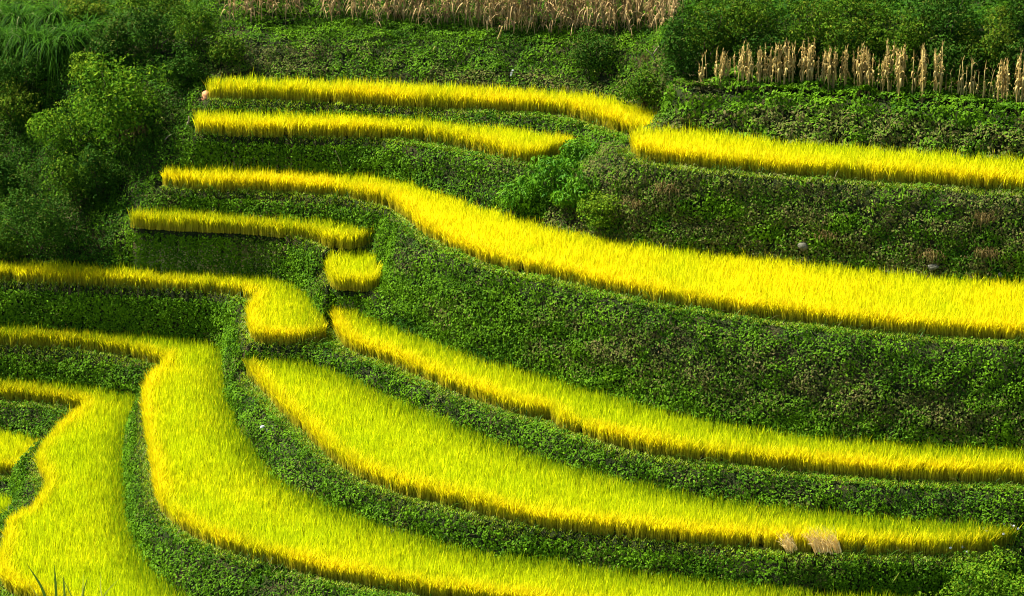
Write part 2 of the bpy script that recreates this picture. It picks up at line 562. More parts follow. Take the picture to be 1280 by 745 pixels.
# shelf edge above the top strip, the cornfield and the ledge of the dry corn row
pin([(285, 58), (400, 57), (520, 56), (640, 58), (740, 62), (800, 74), (838, 100), (858, 118), (900, 119), (1000, 121), (1100, 128), (1200, 138), (1280, 148), (1460, 170)],
    [3.75, 3.8, 3.9, 4.0, 4.1, 4.25, 4.4, 4.5, 4.55, 4.6, 4.65, 4.7, 4.75, 4.85])
pin([(285, 30), (400, 29), (520, 28), (640, 30), (740, 36), (830, 40)], [4.0, 4.05, 4.15, 4.3, 4.5, 4.75])
pin([(880, 100), (1000, 102), (1100, 108), (1200, 116), (1280, 124), (1460, 140)], [4.65, 4.7, 4.75, 4.8, 4.85, 5.0])
# cornfield behind, gently rising
pin([(260, 5), (400, 3), (640, 3), (800, 6)], [4.4, 4.5, 4.7, 5.0])
# brush slope behind the corn row
pin([(850, 20), (960, 30), (1100, 36), (1280, 48), (1460, 60)], [5.9, 6.1, 6.2, 6.4, 6.6])
# left gully
pin([(-200, 66), (0, 66), (120, 62), (230, 72)], [2.2, 2.5, 3.0, 3.4])
pin([(-200, 150), (0, 150), (100, 160), (170, 166), (222, 164)], [.3, .4, .6, .9, 1.4])
pin([(-200, 265), (0, 262), (80, 265), (138, 275)], [-2.0, -1.9, -1.7, -1.5])
# foot of the slope below the picture
pin([(-160, 800), (0, 800), (60, 812)], -9.8)
pin([(330, 860), (640, 880), (1000, 900), (1400, 900)], -9.5)
Z[0, :] = -12.8
Z[-1, :] = np.interp(GX, [-30, -8, 8, 30], [13.5, 12.5, 13.5, 17])
fixed = ~np.isnan(Z)


def solve(Zf, fix, it, init=None):
    z = np.where(fix, Zf, np.nanmean(Zf) if init is None else init)
    for _ in range(it):
        p = np.pad(z, 1, mode='edge')
        z = np.where(fix, Zf, 0.25 * (p[:-2, 1:-1] + p[2:, 1:-1] + p[1:-1, :-2] + p[1:-1, 2:]))
    return z


def down(Zf, fix):
    ny, nx = Zf.shape[0] // 2 * 2, Zf.shape[1] // 2 * 2
    f = fix[:ny, :nx].reshape(ny // 2, 2, nx // 2, 2)
    v = np.where(f, np.nan_to_num(Zf[:ny, :nx]).reshape(f.shape), 0).sum((1, 3))
    c = f.sum((1, 3))
    return np.where(c > 0, v / np.maximum(c, 1), np.nan), c > 0


lev = [(Z, fixed)]
for _ in range(4):
    lev.append(down(*lev[-1]))
cur = None
for i in range(4, -1, -1):
    Zf, fx = lev[i]
    if cur is not None:
        iy = np.minimum(np.arange(Zf.shape[0]) // 2, cur.shape[0] - 1)
        ix = np.minimum(np.arange(Zf.shape[1]) // 2, cur.shape[1] - 1)
        cur = cur[iy][:, ix]
    cur = solve(np.nan_to_num(Zf), fx, [250, 120, 120, 150, 500][i], cur)
H = cur
# rounded risers: gentle at the lip, steep at the foot
up_e = np.concatenate([np.c_[PAD[k]['fw'][::2], level(k, PAD[k]['fw'][::2, 0])] for k in names])
lo_e = np.concatenate([np.c_[PAD[k]['bw'][::2], level(k, PAD[k]['bw'][::2, 0])] for k in names])
gi, gj = np.nonzero((RICE < 0) & (XX > -22) & (XX < 22) & (YY < 98) & (YY > 66))
Hb = np.zeros_like(H)
for s0 in range(0, len(gi), 3000):
    a_, b_ = gi[s0:s0 + 3000], gj[s0:s0 + 3000]
    px_, py_, pz_ = GX[b_], GY[a_], H[a_, b_]
    du = (px_[:, None] - up_e[None, :, 0]) ** 2 + (py_[:, None] - up_e[None, :, 1]) ** 2 + np.where(up_e[None, :, 2] < pz_[:, None] - .05, 1e4, 0)
    dl = (px_[:, None] - lo_e[None, :, 0]) ** 2 + (py_[:, None] - lo_e[None, :, 1]) ** 2 + np.where(lo_e[None, :, 2] > pz_[:, None] + .05, 1e4, 0)
    ju, jl = du.argmin(1), dl.argmin(1)
    zu, zl = up_e[ju, 2], lo_e[jl, 2]
    okb = (du.min(1) < 16) & (dl.min(1) < 16) & (zu - zl > .4)
    tt_ = np.clip((pz_ - zl) / np.maximum(zu - zl, .1), 0, 1)
    Hb[a_, b_] = np.where(okb, (zu - zl) * .8 * tt_ * (1 - tt_), 0)
for _ in range(2):
    pb = np.pad(Hb, 1, mode='edge')
    Hb = np.where(RICE < 0, (pb[:-2, 1:-1] + pb[2:, 1:-1] + pb[1:-1, :-2] + pb[1:-1, 2:] + 2 * Hb) / 6, 0)
H = H + Hb
# unevenness outside the paddies
P3 = np.stack([XX, YY, np.zeros_like(XX)], -1)
free = RICE < 0
H = H + np.where(free & ~fixed, (fbm(P3, 1.6, 3) - .5) * .22 + (fbm(P3, .5, 5) - .5) * .08, 0)
H = H - np.where(RICE >= 0, 0.03 + 0.02 * fbm(P3, .4, 9), 0)


def hgt(x, y):
    fx = np.clip((np.asarray(x) - GX[0]) / DX, 0, len(GX) - 1.001)
    fy = np.clip((np.asarray(y) - GY[0]) / DX, 0, len(GY) - 1.001)
    ix, iy = fx.astype(int), fy.astype(int)
    ax, ay = fx - ix, fy - iy
    return (H[iy, ix] * (1 - ax) * (1 - ay) + H[iy, ix + 1] * ax * (1 - ay) + H[iy + 1, ix] * (1 - ax) * ay + H[iy + 1, ix + 1] * ax * ay)


def ground_at(u, v):
    """where the sight line of a photo pixel meets the ground"""
    d = ray(u, v)
    t = np.arange(55, 125, 0.05)
    p = CAM + d * t[:, None]
    below = p[:, 2] < hgt(p[:, 0], p[:, 1])
    i = np.argmax(below) if below.any() else len(t) - 1
    return np.array([p[i, 0], p[i, 1], float(hgt(p[i, 0], p[i, 1]))])


def pixel_of(p):
    q = p - CAM
    zz = q[..., 1] * cp - q[..., 2] * sp
    yy = q[..., 1] * sp + q[..., 2] * cp
    return 640 + F * q[..., 0] / zz, 372.5 - F * yy / zz, zz


ny, nx = H.shape
# terrain sheet with a wide apron
axx = np.concatenate([[-400, -150, -55], GX, [55, 150, 400]])
ayy = np.concatenate([[-120, 10, 35], GY, [140, 220, 420]])
AX, AY = np.meshgrid(axx, ayy)
AZ = hgt(AX, AY)
AZ = AZ + np.where(AY > GY[-1], (AY - GY[-1]) * .38, 0) - np.where(AY < GY[0], (GY[0] - AY) * .30, 0)
idx = np.arange(AX.size).reshape(AX.shape)
fq = np.stack([idx[:-1, :-1], idx[:-1, 1:], idx[1:, 1:], idx[1:, :-1]], -1).reshape(-1, 4)
ter = mesh_obj('terrain', np.stack([AX, AY, AZ], -1).reshape(-1, 3), fq, M['soil'], smooth=True)
tag(ter, 'terraced hillside soil under the plants', kind='structure')

# ------------------------------------------------------------------ rice
GROUP_RICE = 'rice plots on the terraces'


def seg_dist(p, line):
    """distance of points to a dense polyline (by its vertices)"""
    d = np.full(len(p), 1e9)
    for s in range(0, len(p), 4000):
        q = p[s:s + 4000]
        d[s:s + 4000] = np.sqrt(((q[:, None] - line[None]) ** 2).sum(-1)).min(1)
    return d


for k in names:
    P = PAD[k]
    poly = P['poly']
    x0, y0 = poly.min(0)
    x1, y1 = poly.max(0)
    sp_ = 0.15
    gx, gy = np.meshgrid(np.arange(x0, x1, sp_), np.arange(y0, y1, sp_))
    pts = np.stack([gx.ravel(), gy.ravel()], -1)
    pts += rng.normal(0, .035, pts.shape)
    pts = pts[in_poly(pts[:, 0], pts[:, 1], poly)]
    e_ = densify(P['fw'], .07)                                 # a closed row of plants along the front edge
    tg_ = np.gradient(e_, axis=0)
    e_ = e_ + norm(np.stack([-tg_[:, 1], tg_[:, 0]], -1)) * np.abs(rng.normal(.03, .05, len(e_)))[:, None]
    pts = np.concatenate([pts, e_])
    z = level(k, pts[:, 0])
    u, v, _ = pixel_of(np.stack([pts[:, 0], pts[:, 1], z + .5], -1))
    ok = (u > -70) & (u < 1350) & (v > -60) & (v < 790)
    pts, z = pts[ok], z[ok]
    df = seg_dist(pts, P['fw'])
    ok = ~((df < .3) & (vnoise(np.c_[pts, pts[:, 0]], .3, 35) > .78))
    pts, z, df = pts[ok], z[ok], df[ok]
    db = seg_dist(pts, P['bw'])
    p3 = np.stack([pts[:, 0], pts[:, 1], z], -1)
    rb, rf = RIPE[k]
    patch = (fbm(p3, 2.6, 21) - .5) * .8 + (fbm(p3, .6, 22) - .5) * .4
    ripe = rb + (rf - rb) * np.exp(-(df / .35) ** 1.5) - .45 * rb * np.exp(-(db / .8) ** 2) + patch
    hmul = 1 + (fbm(p3, 1.1, 31) - .5) * .22 + (vnoise(p3, .35, 32) - .5) * .16
    edge = np.exp(-(df / .3) ** 2)
    acc = Acc()
    NB = 21
    n = len(pts)
    rep = np.repeat(np.arange(n), NB)
    m = len(rep)
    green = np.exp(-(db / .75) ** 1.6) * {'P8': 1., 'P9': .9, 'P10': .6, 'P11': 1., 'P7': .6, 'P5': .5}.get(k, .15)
    base = p3[rep].copy()
    base[:, :2] += rng.normal(0, .035, (m, 2))
    head = rng.uniform(0, 2 * math.pi, m)
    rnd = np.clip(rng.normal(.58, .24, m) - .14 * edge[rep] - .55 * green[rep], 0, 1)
    pan = rng.random(m) < np.clip(.22 + .35 * ripe[rep], .1, .6)
    L = P['h'] * hmul[rep] * rng.normal(1.0, .12, m)
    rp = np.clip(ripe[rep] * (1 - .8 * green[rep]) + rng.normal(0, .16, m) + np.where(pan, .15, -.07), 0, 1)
    # leaf blades
    s = ~pan
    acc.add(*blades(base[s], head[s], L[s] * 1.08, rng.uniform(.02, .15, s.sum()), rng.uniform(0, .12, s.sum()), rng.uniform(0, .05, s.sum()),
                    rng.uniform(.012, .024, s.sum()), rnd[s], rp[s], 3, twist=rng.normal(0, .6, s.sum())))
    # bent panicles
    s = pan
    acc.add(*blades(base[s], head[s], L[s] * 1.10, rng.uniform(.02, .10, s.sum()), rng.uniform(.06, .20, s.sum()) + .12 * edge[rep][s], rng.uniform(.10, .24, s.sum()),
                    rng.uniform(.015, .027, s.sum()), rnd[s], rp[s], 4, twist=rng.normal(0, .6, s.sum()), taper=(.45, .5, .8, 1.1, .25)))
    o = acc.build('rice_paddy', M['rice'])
    tag(o, LABEL[k], 'rice plot', GROUP_RICE)
print('rice', time.time() - T0)

# ------------------------------------------------------------------ ground cover on the banks
gyy, gxx = np.gradient(H, DX, DX)
SL = np.sqrt(1 + gxx ** 2 + gyy ** 2)
NRM = norm(np.stack([-gxx, -gyy, np.ones_like(H)], -1))
u, v, _ = pixel_of(np.stack([XX, YY, H], -1))
rice_c = (RICE[:-1, :-1] >= 0).astype(int) + (RICE[1:, :-1] >= 0) + (RICE[:-1, 1:] >= 0) + (RICE[1:, 1:] >= 0)
q4 = np.stack([H[:-1, :-1], H[1:, :-1], H[:-1, 1:], H[1:, 1:]])
relief = q4.max(0) - q4.min(0)
uq, vq = u[:-1, :-1], v[:-1, :-1]
vis = ((rice_c == 0) | ((rice_c < 4) & (relief > .15)) | (relief > .3)) & (uq > -120) & (uq < 1400) & (vq > -130) & (vq < 800)
ciy, cix = np.nonzero(vis)
dzx = ((H[:-1, 1:] - H[:-1, :-1]) + (H[1:, 1:] - H[1:, :-1])) / 2 / DX
dzy = ((H[1:, :-1] - H[:-1, :-1]) + (H[1:, 1:] - H[:-1, 1:])) / 2 / DX
area = np.sqrt(1 + dzx ** 2 + dzy ** 2)[ciy, cix] * DX * DX
QN = norm(np.stack([-dzx, -dzy, np.ones_like(dzx)], -1))
print('bank area', area.sum(), 'cells', len(area))


def scatter(dens, mult=None):
    w = area * dens * (1 if mult is None else mult)
    cnt = rng.poisson(w)
    r = np.repeat(np.arange(len(area)), cnt)
    x = GX[cix[r]] + rng.uniform(0, 1, len(r)) * DX
    y = GY[ciy[r]] + rng.uniform(0, 1, len(r)) * DX
    return np.stack([x, y, hgt(x, y)], -1), QN[ciy[r], cix[r]]


# which stretch of bank a point belongs to: the nearest rice edge above it, or one of the wild slopes
edge_pts = np.concatenate([np.c_[PAD[k]['fw'][::2], level(k, PAD[k]['fw'][::2, 0]), np.full(len(PAD[k]['fw'][::2]), names.index(k))] for k in names])
ey = edge_pts


def bank_id(p):
    out = np.zeros(len(p), int)
    dist = np.zeros(len(p))
    drop = np.zeros(len(p))
    for s in range(0, len(p), 3000):
        q = p[s:s + 3000]
        d = ((q[:, None, :2] - ey[None, :, :2]) ** 2).sum(-1) + np.where(ey[None, :, 2] < q[:, 2:3] - .25, 1e4, 0)
        j = d.argmin(1)
        out[s:s + 3000] = ey[j, 3].astype(int)
        dist[s:s + 3000] = np.sqrt(((q[:, None, :2] - ey[None, :, :2]) ** 2).sum(-1).min(1))
        drop[s:s + 3000] = ey[j, 2] - q[:, 2]
        pu, pv, _ = pixel_of(q)
        left = (pu < 262) & (pv < 345) & (d.min(1) > .5)
        top = (d.min(1) > 100)
        out[s:s + 3000][top] = 100
        out[s:s + 3000][top & (pu > 838)] = 102
        out[s:s + 3000][left] = 101
    return out, dist, drop


BANK_LABEL = {
 'P1': 'thin dark leafy bank between the two uppermost golden strips', 'P2': 'dark leafy bank below the short golden strip with the rounded tip',
 'P3': 'mixed green and brown leafy bank below the golden strip beside the corn row',
 'P4': 'tallest green leafy bank below the widest golden terrace', 'P5': 'dark leafy bank below the small yellow green strip above the tiny plot',
 'P6': 'leafy ledge under the tiny square rice plot', 'P7': 'dark leafy bank below the hooked rice strip',
 'P8': 'leafy bank below the winding rice terrace', 'P9': 'leafy bank below the broad terrace with the straw bundle',
 'P10': 'low leafy bank below the long strip at the foot of the tallest bank', 'P11': 'leafy notch below the wide bottom left terrace',
 'P12': 'dark leafy notch below the small wedged plot', 'P13': 'weeds below the lowest sliver of rice',
 100: 'leafy bank and shelf between the dry cornfield and the uppermost golden strip', 101: 'overgrown grassy gully slope left of the rice strips',
 102: 'leafy bank below the standing row of dry corn stalks'}


def clump(p, n, amp):
    h = vnoise(p, .5, 41) * .65 + vnoise(p, .23, 42) * .35
    e = .03
    g = np.stack([vnoise(p + np.array([e, 0, 0]), .5, 41) - vnoise(p - np.array([e, 0, 0]), .5, 41),
                  vnoise(p + np.array([0, e, 0]), .5, 41) - vnoise(p - np.array([0, e, 0]), .5, 41),
                  vnoise(p + np.array([0, 0, e]), .5, 41) - vnoise(p - np.array([0, 0, e]), .5, 41)], -1) / (2 * e)
    g = g - n * (g * n).sum(-1, keepdims=True)
    return p + n * (h * amp)[:, None], norm(n - g * amp[:, None] * 1.5), h


pos, nr = scatter(430, (1 + .7 * (QN[ciy, cix][:, 2] < .35)) * np.where((v[ciy, cix] < -15) | (u[ciy, cix] < -40) | (u[ciy, cix] > 1320), .5, 1))
bid, ldist, ldrop = bank_id(pos)
amp = (.30 + .2 * fbm(pos, 2.5, 77)) * np.where(bid == 102, 1.5, 1) * np.clip((ldist - .05) / .5, .12, 1) * np.clip(nr[:, 2] / .5, .35, 1)
dead = np.clip((fbm(pos, 1.7, 51, 4) - .58) * 7, 0, 1)
pu, pv, _ = pixel_of(pos)
# brown, half-dead growth low on the tallest bank and across the right-hand upper bank
fade = np.clip((fbm(pos, .7, 52) - .35) * 4, 0, 1)
dead = np.maximum(dead * .4, np.where((bid == 3) & (pu > 660), np.exp(-((pv - (395 + (pu - 560) * .19)) / 30) ** 2), 0) * fade * .9)
dead = np.maximum(dead, np.where((bid == 2), .6 + .35 * fbm(pos, .8, 53), 0) * fade)
dead = np.maximum(dead, np.where((bid == 100), .8, 0) * fade * np.clip((pv - 52) / 15, 0, 1) * np.clip((fbm(pos, 2.2, 58) - .4) * 5, 0, 1))
rowv = np.interp(pu, [860, 1000, 1100, 1200, 1280], [122, 124, 131, 141, 152])
dead = np.maximum(dead, np.where(bid == 102, .75 * np.clip((pv - rowv - 14 - 26 * (fbm(pos, 1.4, 59) - .5)) / 10, 0, 1), 0) * np.clip(fade + .25, 0, 1))
dead = np.where(rng.random(len(pos)) < dead, rng.uniform(.4, 1, len(pos)), dead * .25)
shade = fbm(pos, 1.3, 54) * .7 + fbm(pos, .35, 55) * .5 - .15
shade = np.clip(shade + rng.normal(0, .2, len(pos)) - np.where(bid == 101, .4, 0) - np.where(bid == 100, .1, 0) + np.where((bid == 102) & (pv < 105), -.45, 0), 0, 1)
cpos, cn, ch = clump(pos, nr, amp)
cn = norm(cn + np.array([0, 0, .18]))
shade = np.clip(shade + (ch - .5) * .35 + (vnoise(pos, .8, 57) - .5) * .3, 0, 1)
steep = np.clip((.45 - nr[:, 2]) / .25, 0, 1)
cpos = cpos + rng.normal(0, 1, cpos.shape) * np.array([.06, .03, .02]) + nr * (.02 + .07 * steep)[:, None]
size = rng.uniform(.065, .12, len(pos)) * np.where(bid == 102, 1.35, 1.0)
# thin out over bare patches
keep = (fbm(pos, .55, 56) + rng.normal(0, .12, len(pos)) > .26) & ~((ldist < .40) & (np.abs(ldrop) < .16) & (bid < 50) & (rng.random(len(pos)) < .9)) & (rng.random(len(pos)) < np.clip((ch - .18) * 5 + (nr[:, 2] < .35), .15, 1))
for b in np.unique(bid):
    s = (bid == b) & keep
    if s.sum() < 10:
        continue
    acc = Acc()
    acc.add(*leaves(cpos[s], cn[s], size[s], shade[s], dead[s], jitter=.36))
    o = acc.build('ground_cover', M['cover'])
    tag(o, BANK_LABEL[names[b] if b < 50 else int(b)], 'leafy bank', kind='stuff')
print('cover', time.time() - T0, len(pos))

# grass fringe on the footpath lips
acc = Acc()
for k in names:
    fw = densify(PAD[k]['fw'], .05)
    tg = np.gradient(fw, axis=0)
    nn = norm(np.stack([tg[:, 1], -tg[:, 0]], -1))
    n = int(len(fw) * 26)
    j = rng.integers(0, len(fw), n)
    off = rng.uniform(.02, .46, n)
    q = fw[j] + nn[j] * off[:, None]
    ix = np.clip(np.round((q[:, 0] - GX[0]) / DX).astype(int), 0, len(GX) - 1)
    iy = np.clip(np.round((q[:, 1] - GY[0]) / DX).astype(int), 0, len(GY) - 1)
    ok = RICE[iy, ix] < 0
    q = q[ok]
    base = np.c_[q, hgt(q[:, 0], q[:, 1])]
    uu, vv, _ = pixel_of(base)
    ok = (uu > -50) & (uu < 1330) & (vv < 790)
    base = base[ok]
    m = len(base)
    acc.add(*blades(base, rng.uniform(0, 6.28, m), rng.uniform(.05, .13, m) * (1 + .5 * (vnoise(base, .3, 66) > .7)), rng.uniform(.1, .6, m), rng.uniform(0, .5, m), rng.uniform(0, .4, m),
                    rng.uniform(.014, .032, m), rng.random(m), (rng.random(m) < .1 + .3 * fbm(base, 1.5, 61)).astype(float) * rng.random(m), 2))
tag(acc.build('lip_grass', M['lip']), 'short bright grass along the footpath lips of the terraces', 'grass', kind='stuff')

# long grass on the gully slope at left and the shelf below the corn
mult = np.zeros(len(area))
cu, cv = u[ciy, cix], v[ciy, cix]
mult[(cu < 275) & (cv < 345)] = 1.0
mult[(cv < 62) & (cu > 250) & (cu < 860)] = .8
mult[(cv < 125) & (cu >= 845)] = .12
mult[mult == 0] = .30                        # loose grass among the leaves of the terrace banks
pos, nr = scatter(150, mult * (fbm(np.stack([XX[ciy, cix], YY[ciy, cix], H[ciy, cix]], -1), 1.2, 63) > .45))
m = len(pos)
hd = np.arctan2(nr[:, 1], nr[:, 0]) + rng.normal(0, 1.0, m)
acc = Acc()
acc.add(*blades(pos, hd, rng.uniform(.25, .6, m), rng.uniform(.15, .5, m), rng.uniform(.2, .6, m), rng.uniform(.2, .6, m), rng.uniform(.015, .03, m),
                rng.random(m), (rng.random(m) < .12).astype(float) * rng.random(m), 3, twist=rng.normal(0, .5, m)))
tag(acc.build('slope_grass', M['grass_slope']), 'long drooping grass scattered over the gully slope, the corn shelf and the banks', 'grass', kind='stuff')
print('grass', time.time() - T0)


# ------------------------------------------------------------------ bushes
def bush(u_, v_, rx, ry, mat, label, name='bush', cat='bush', leaf=.10, n=None, group='bushes on the wild slopes', yellow=.15, depth=1.0, lobes=9, seed=0, hang=.5, aspect=.62, sink=.75, back=-.15):
    """u_,v_ = pixel of the crown centre, rx, ry radii in pixels"""
    g = ground_at(u_, v_ + ry * sink)
    _, _, dd = pixel_of(g)
    sc = dd / F
    RX, RZ = rx * sc, ry * sc * 1.04
    RY = RX * depth
    d_ = ray(u_, v_ + ry * sink)
    g = g + np.array([d_[0] / d_[1], 1, 0]) * RY * back
    g[2] = float(hgt(g[0], g[1]))
    rise = float((CAM + d_ * (g[1] / d_[1]))[2] - g[2])      # how far the crown's foot stands above the ground there
    root = thing(name, g, label, cat, group)
    r = np.random.default_rng(1000 + seed + int(u_ * 7 + v_))
    # lobed crown: many clumps in an ellipsoid
    cz = RZ * sink + min(rise, 2.4 if back < -.3 else 1.3)
    cl = norm(r.normal(0, 1, (lobes * 4, 3))) * (r.random((lobes * 4, 1)) ** .33)
    cl[:, 1] = np.where(cl[:, 1] > .3, -cl[:, 1], cl[:, 1])
    rad = r.uniform(.18, .40, len(cl))
    n = n or int(2600 * (RX * RZ) / (leaf / .1) ** 2 * .55 + 500)
    wts = rad ** 2
    j = r.choice(len(cl), n, p=wts / wts.sum())
    dr = norm(r.normal(0, 1, (n, 3)) + np.array([0, 0, .35]))
    q = cl[j] * .78 + dr * (rad[j] * r.uniform(.75, 1.05, n) ** .7)[:, None]
    p = q * np.array([RX, RY, RZ]) + np.array([0, 0, cz])
    p[:, 2] = np.maximum(p[:, 2], hgt(p[:, 0] + g[0], p[:, 1] + g[1]) - g[2] + .02)
    nrm_ = norm(dr * .8 + q * .4 + np.array([0, 0, .35]))
    # loose shoots sticking out of the crown
    ns = max(4, int(14 * RX * RZ))
    for i in range(ns):
        c0 = r.integers(0, len(cl))
        o0 = norm(r.normal(0, 1, 3) + np.array([0, -.2, .8]))
        k = int(14 / (leaf / .1))
        tt_ = r.uniform(.6, 1.5, k)[:, None]
        j_ = r.integers(0, n, k)
        pp = (cl[c0] * .8 + o0 * rad[c0] * tt_) * np.array([RX, RY, RZ]) + np.array([0, 0, cz]) + r.normal(0, .04, (k, 3))
        p[j_] = pp
        nrm_[j_] = norm(r.normal(0, 1, (k, 3)) + np.array([0, 0, .8]))
    lobe_tone = r.random(len(cl))
    rnd = np.clip(.75 * lobe_tone[j] + .55 * r.random(n) - .15, 0, 1)
    yl = np.clip((r.random(n) < yellow * (1 + q[:, 2])) * r.uniform(.2, 1, n), 0, 1)
    V, Fq, Tt = leaves(p, nrm_, r.uniform(.7, 1.3, n) * leaf, rnd, yl, jitter=.5, hang=hang, aspect=aspect)
    mesh_obj('foliage', V, Fq, M[mat], root, Tt)
    acc = Acc()
    for i in range(5):
        tip = cl[i] * np.array([RX, RY, RZ]) * .8 + np.array([0, 0, cz])
        b0 = np.array([r.normal(0, .08), r.normal(0, .08), -.1])
        mid = (b0 + tip) / 2 + np.array([0, 0, .12 * RZ])
        add_tube(acc, [b0, mid, tip], [.035, .025, .01], 5, r.random())
    acc.build('stem', M['stem'], root)
    return root


BUSHES = [
 (150, 124, 70, 68, 'bush_bright', 'large round bright green bush at left, biggest of the left slope', .125, .2),
 (88, 158, 52, 40, 'bush_bright', 'mid green bush leaning on the left side of the large round bush', .10, .25),
 (112, 88, 26, 26, 'bush_bright', 'yellow green leafy shoot mass on the upper left of the large round bush', .10, .7),
 (22, 128, 44, 30, 'bush_mid', 'low olive bush at the left edge beside the pale bare patch', .09, .4),
 (8, 212, 26, 30, 'bush_dark', 'small dark bush at the left edge above the big hanging bush', .10, .05),
 (98, 222, 44, 46, 'bush_mid', 'dark bush directly below the large round bright bush', .10, .08),
 (48, 268, 56, 56, 'bush_dark', 'big dark hanging bush above the left end of the hooked rice strip', .09, .15),
 (10, 300, 30, 34, 'bush_mid', 'low bush in the left edge just above the hooked rice strip', .09, .1),
 (125, 215, 30, 40, 'bush_dark', 'shadowy dark bush between the large round bush and the grassy slope', .09, .05),
 (145, 48, 34, 36, 'bush_dark', 'dark bush beside the right end of the tall drooping grass', .11, .2),
 (195, 38, 38, 36, 'bush_dark', 'dark green bush between the tall grass and the cornfield', .10, .12),
 (243, 34, 36, 36, 'bush_mid', 'green bush at the left end of the dry cornfield', .09, .12),
 (225, 82, 34, 26, 'bush_dark', 'dark scrub left of the uppermost golden strip', .10, .05),
 (284, 62, 30, 22, 'bush_mid', 'low scrub above the left end of the uppermost golden strip', .09, .2),
 (30, 80, 50, 24, 'bush_dark', 'dark undergrowth bush below the tall drooping grass', .10, .08),
 (110, 12, 36, 20, 'bush_mid', 'pale olive bush behind the tall drooping grass', .10, .5),
 (205, 2, 60, 20, 'bush_mid', 'bush at the top edge left of the cornfield', .10, .2),
 (852, 62, 29, 48, 'bush_dark', 'dark upright bush at the right end of the cornfield', .09, .08),
 (884, 36, 38, 46, 'bush_mid', 'green bush just right of the cornfield end', .09, .2),
 (935, 22, 49, 43, 'bush_mid', 'wide green bush behind the left end of the dry corn row', .09, .2),
 (960, 58, 45, 29, 'bush_dark', 'low dark bush right behind the tallest dry corn bundles', .09, .1),
 (1005, 28, 49, 41, 'bush_mid', 'green bush at top behind the middle of the dry corn row', .09, .22),
 (1060, 48, 45, 36, 'bush_mid', 'spreading bush behind the dense half of the corn row', .09, .22),
 (1072, 10, 52, 31, 'bush_mid', 'rounded bush at the top edge above the dense corn bundles', .09, .2),
 (1128, 40, 47, 43, 'bush_mid', 'leafy green bush above the gap in the corn row', .10, .2),
 (1180, 24, 47, 43, 'bush_dark', 'dark bush at top above the sparse corn stalks', .10, .1),
 (1192, 78, 45, 36, 'bush_dark', 'dark low bush right behind the sparse corn stalks', .10, .12),
 (1236, 48, 45, 43, 'bush_mid', 'olive mottled bush in the upper right above the sparse stalks', .09, .5),
 (1276, 22, 38, 48, 'bush_dark', 'dark bush in the upper right corner', .09, .1),
 (1272, 84, 34, 41, 'bush_dark', 'dark bush behind the last corn bundle at the right edge', .09, .15),
 (1130, 88, 40, 24, 'bush_mid', 'low bush at the feet of the lone corn stalks', .10, .1),
 (806, 104, 45, 26, 'bush_mid', 'green leafy mound left of the dry corn row', .10, .1),
 (742, 62, 38, 29, 'bush_dark', 'dark scrub hanging over the bank below the cornfield', .09, .2),
 (1240, 716, 70, 44, 'bush_bright', 'leafy bush with white blossoms in the bottom right corner', .09, .3),
 (1150, 726, 40, 22, 'bush_bright', 'bright green shoots left of the bottom right bush', .08, .9),
 (1190, 716, 46, 28, 'bush_bright', 'light green bush in front of the right end of the broad terrace', .08, .6),
]
for i, (bu, bv, rx, ry, mt, lab, lf, yl) in enumerate(BUSHES):
    bush(bu, bv, rx, ry, mt, lab, leaf=lf, yellow=yl, seed=i, back=-.55 if bv > 700 else -.15)

# patch of broad hanging leaves between the golden strips
for i, (bu, bv, rx, ry, lab) in enumerate([
        (726, 196, 34, 24, 'broad leafed plant beside the rounded tip of the short golden strip'),
        (690, 222, 44, 30, 'broad leafed plant in the middle of the glossy patch on the bank'),
        (652, 246, 38, 26, 'broad leafed plant lowest in the glossy patch, above the widest terrace'),
        (722, 240, 34, 24, 'broad leafed plant on the right side of the glossy patch')]):
    bush(bu, bv, rx, ry, 'bigleaf', lab, name='broadleaf_plant', cat='plant', leaf=.14, yellow=.10, depth=.8, seed=50 + i, hang=1.1, aspect=.42,
         group='broad leafed plants on the bank', n=2000, sink=.5)
bush(752, 262, 34, 26, 'bush_bright', 'bright fresh green tuft right of the broad leafed plants', name='weed_tuft', cat='plant', leaf=.08, yellow=.6, depth=.8, seed=60, sink=.5, group='weed tufts on the banks')
for i, (bu, bv, r_, lab) in enumerate([(762, 474, 10, 'pale fern like weed at the brown foot of the tallest bank'), (650, 440, 11, 'light green weed at the foot of the tallest bank, left of the brown patch'),
        (795, 478, 9, 'small dark leaved weed just right of the pale fern'), (885, 722, 9, 'light weed sprig standing below the broad terrace bank'),
        (183, 406, 7, 'lone sprig at the foot of the bank under the hooked strip'), (1025, 620, 9, 'yellow green sprig on the low bank right of centre')]):
    bush(bu, bv, r_, r_, 'bush_bright', lab, name='weed_tuft', cat='plant', leaf=.09, yellow=.6, seed=70 + i, n=90, group='weed tufts on the banks')
print('bushes', time.time() - T0)


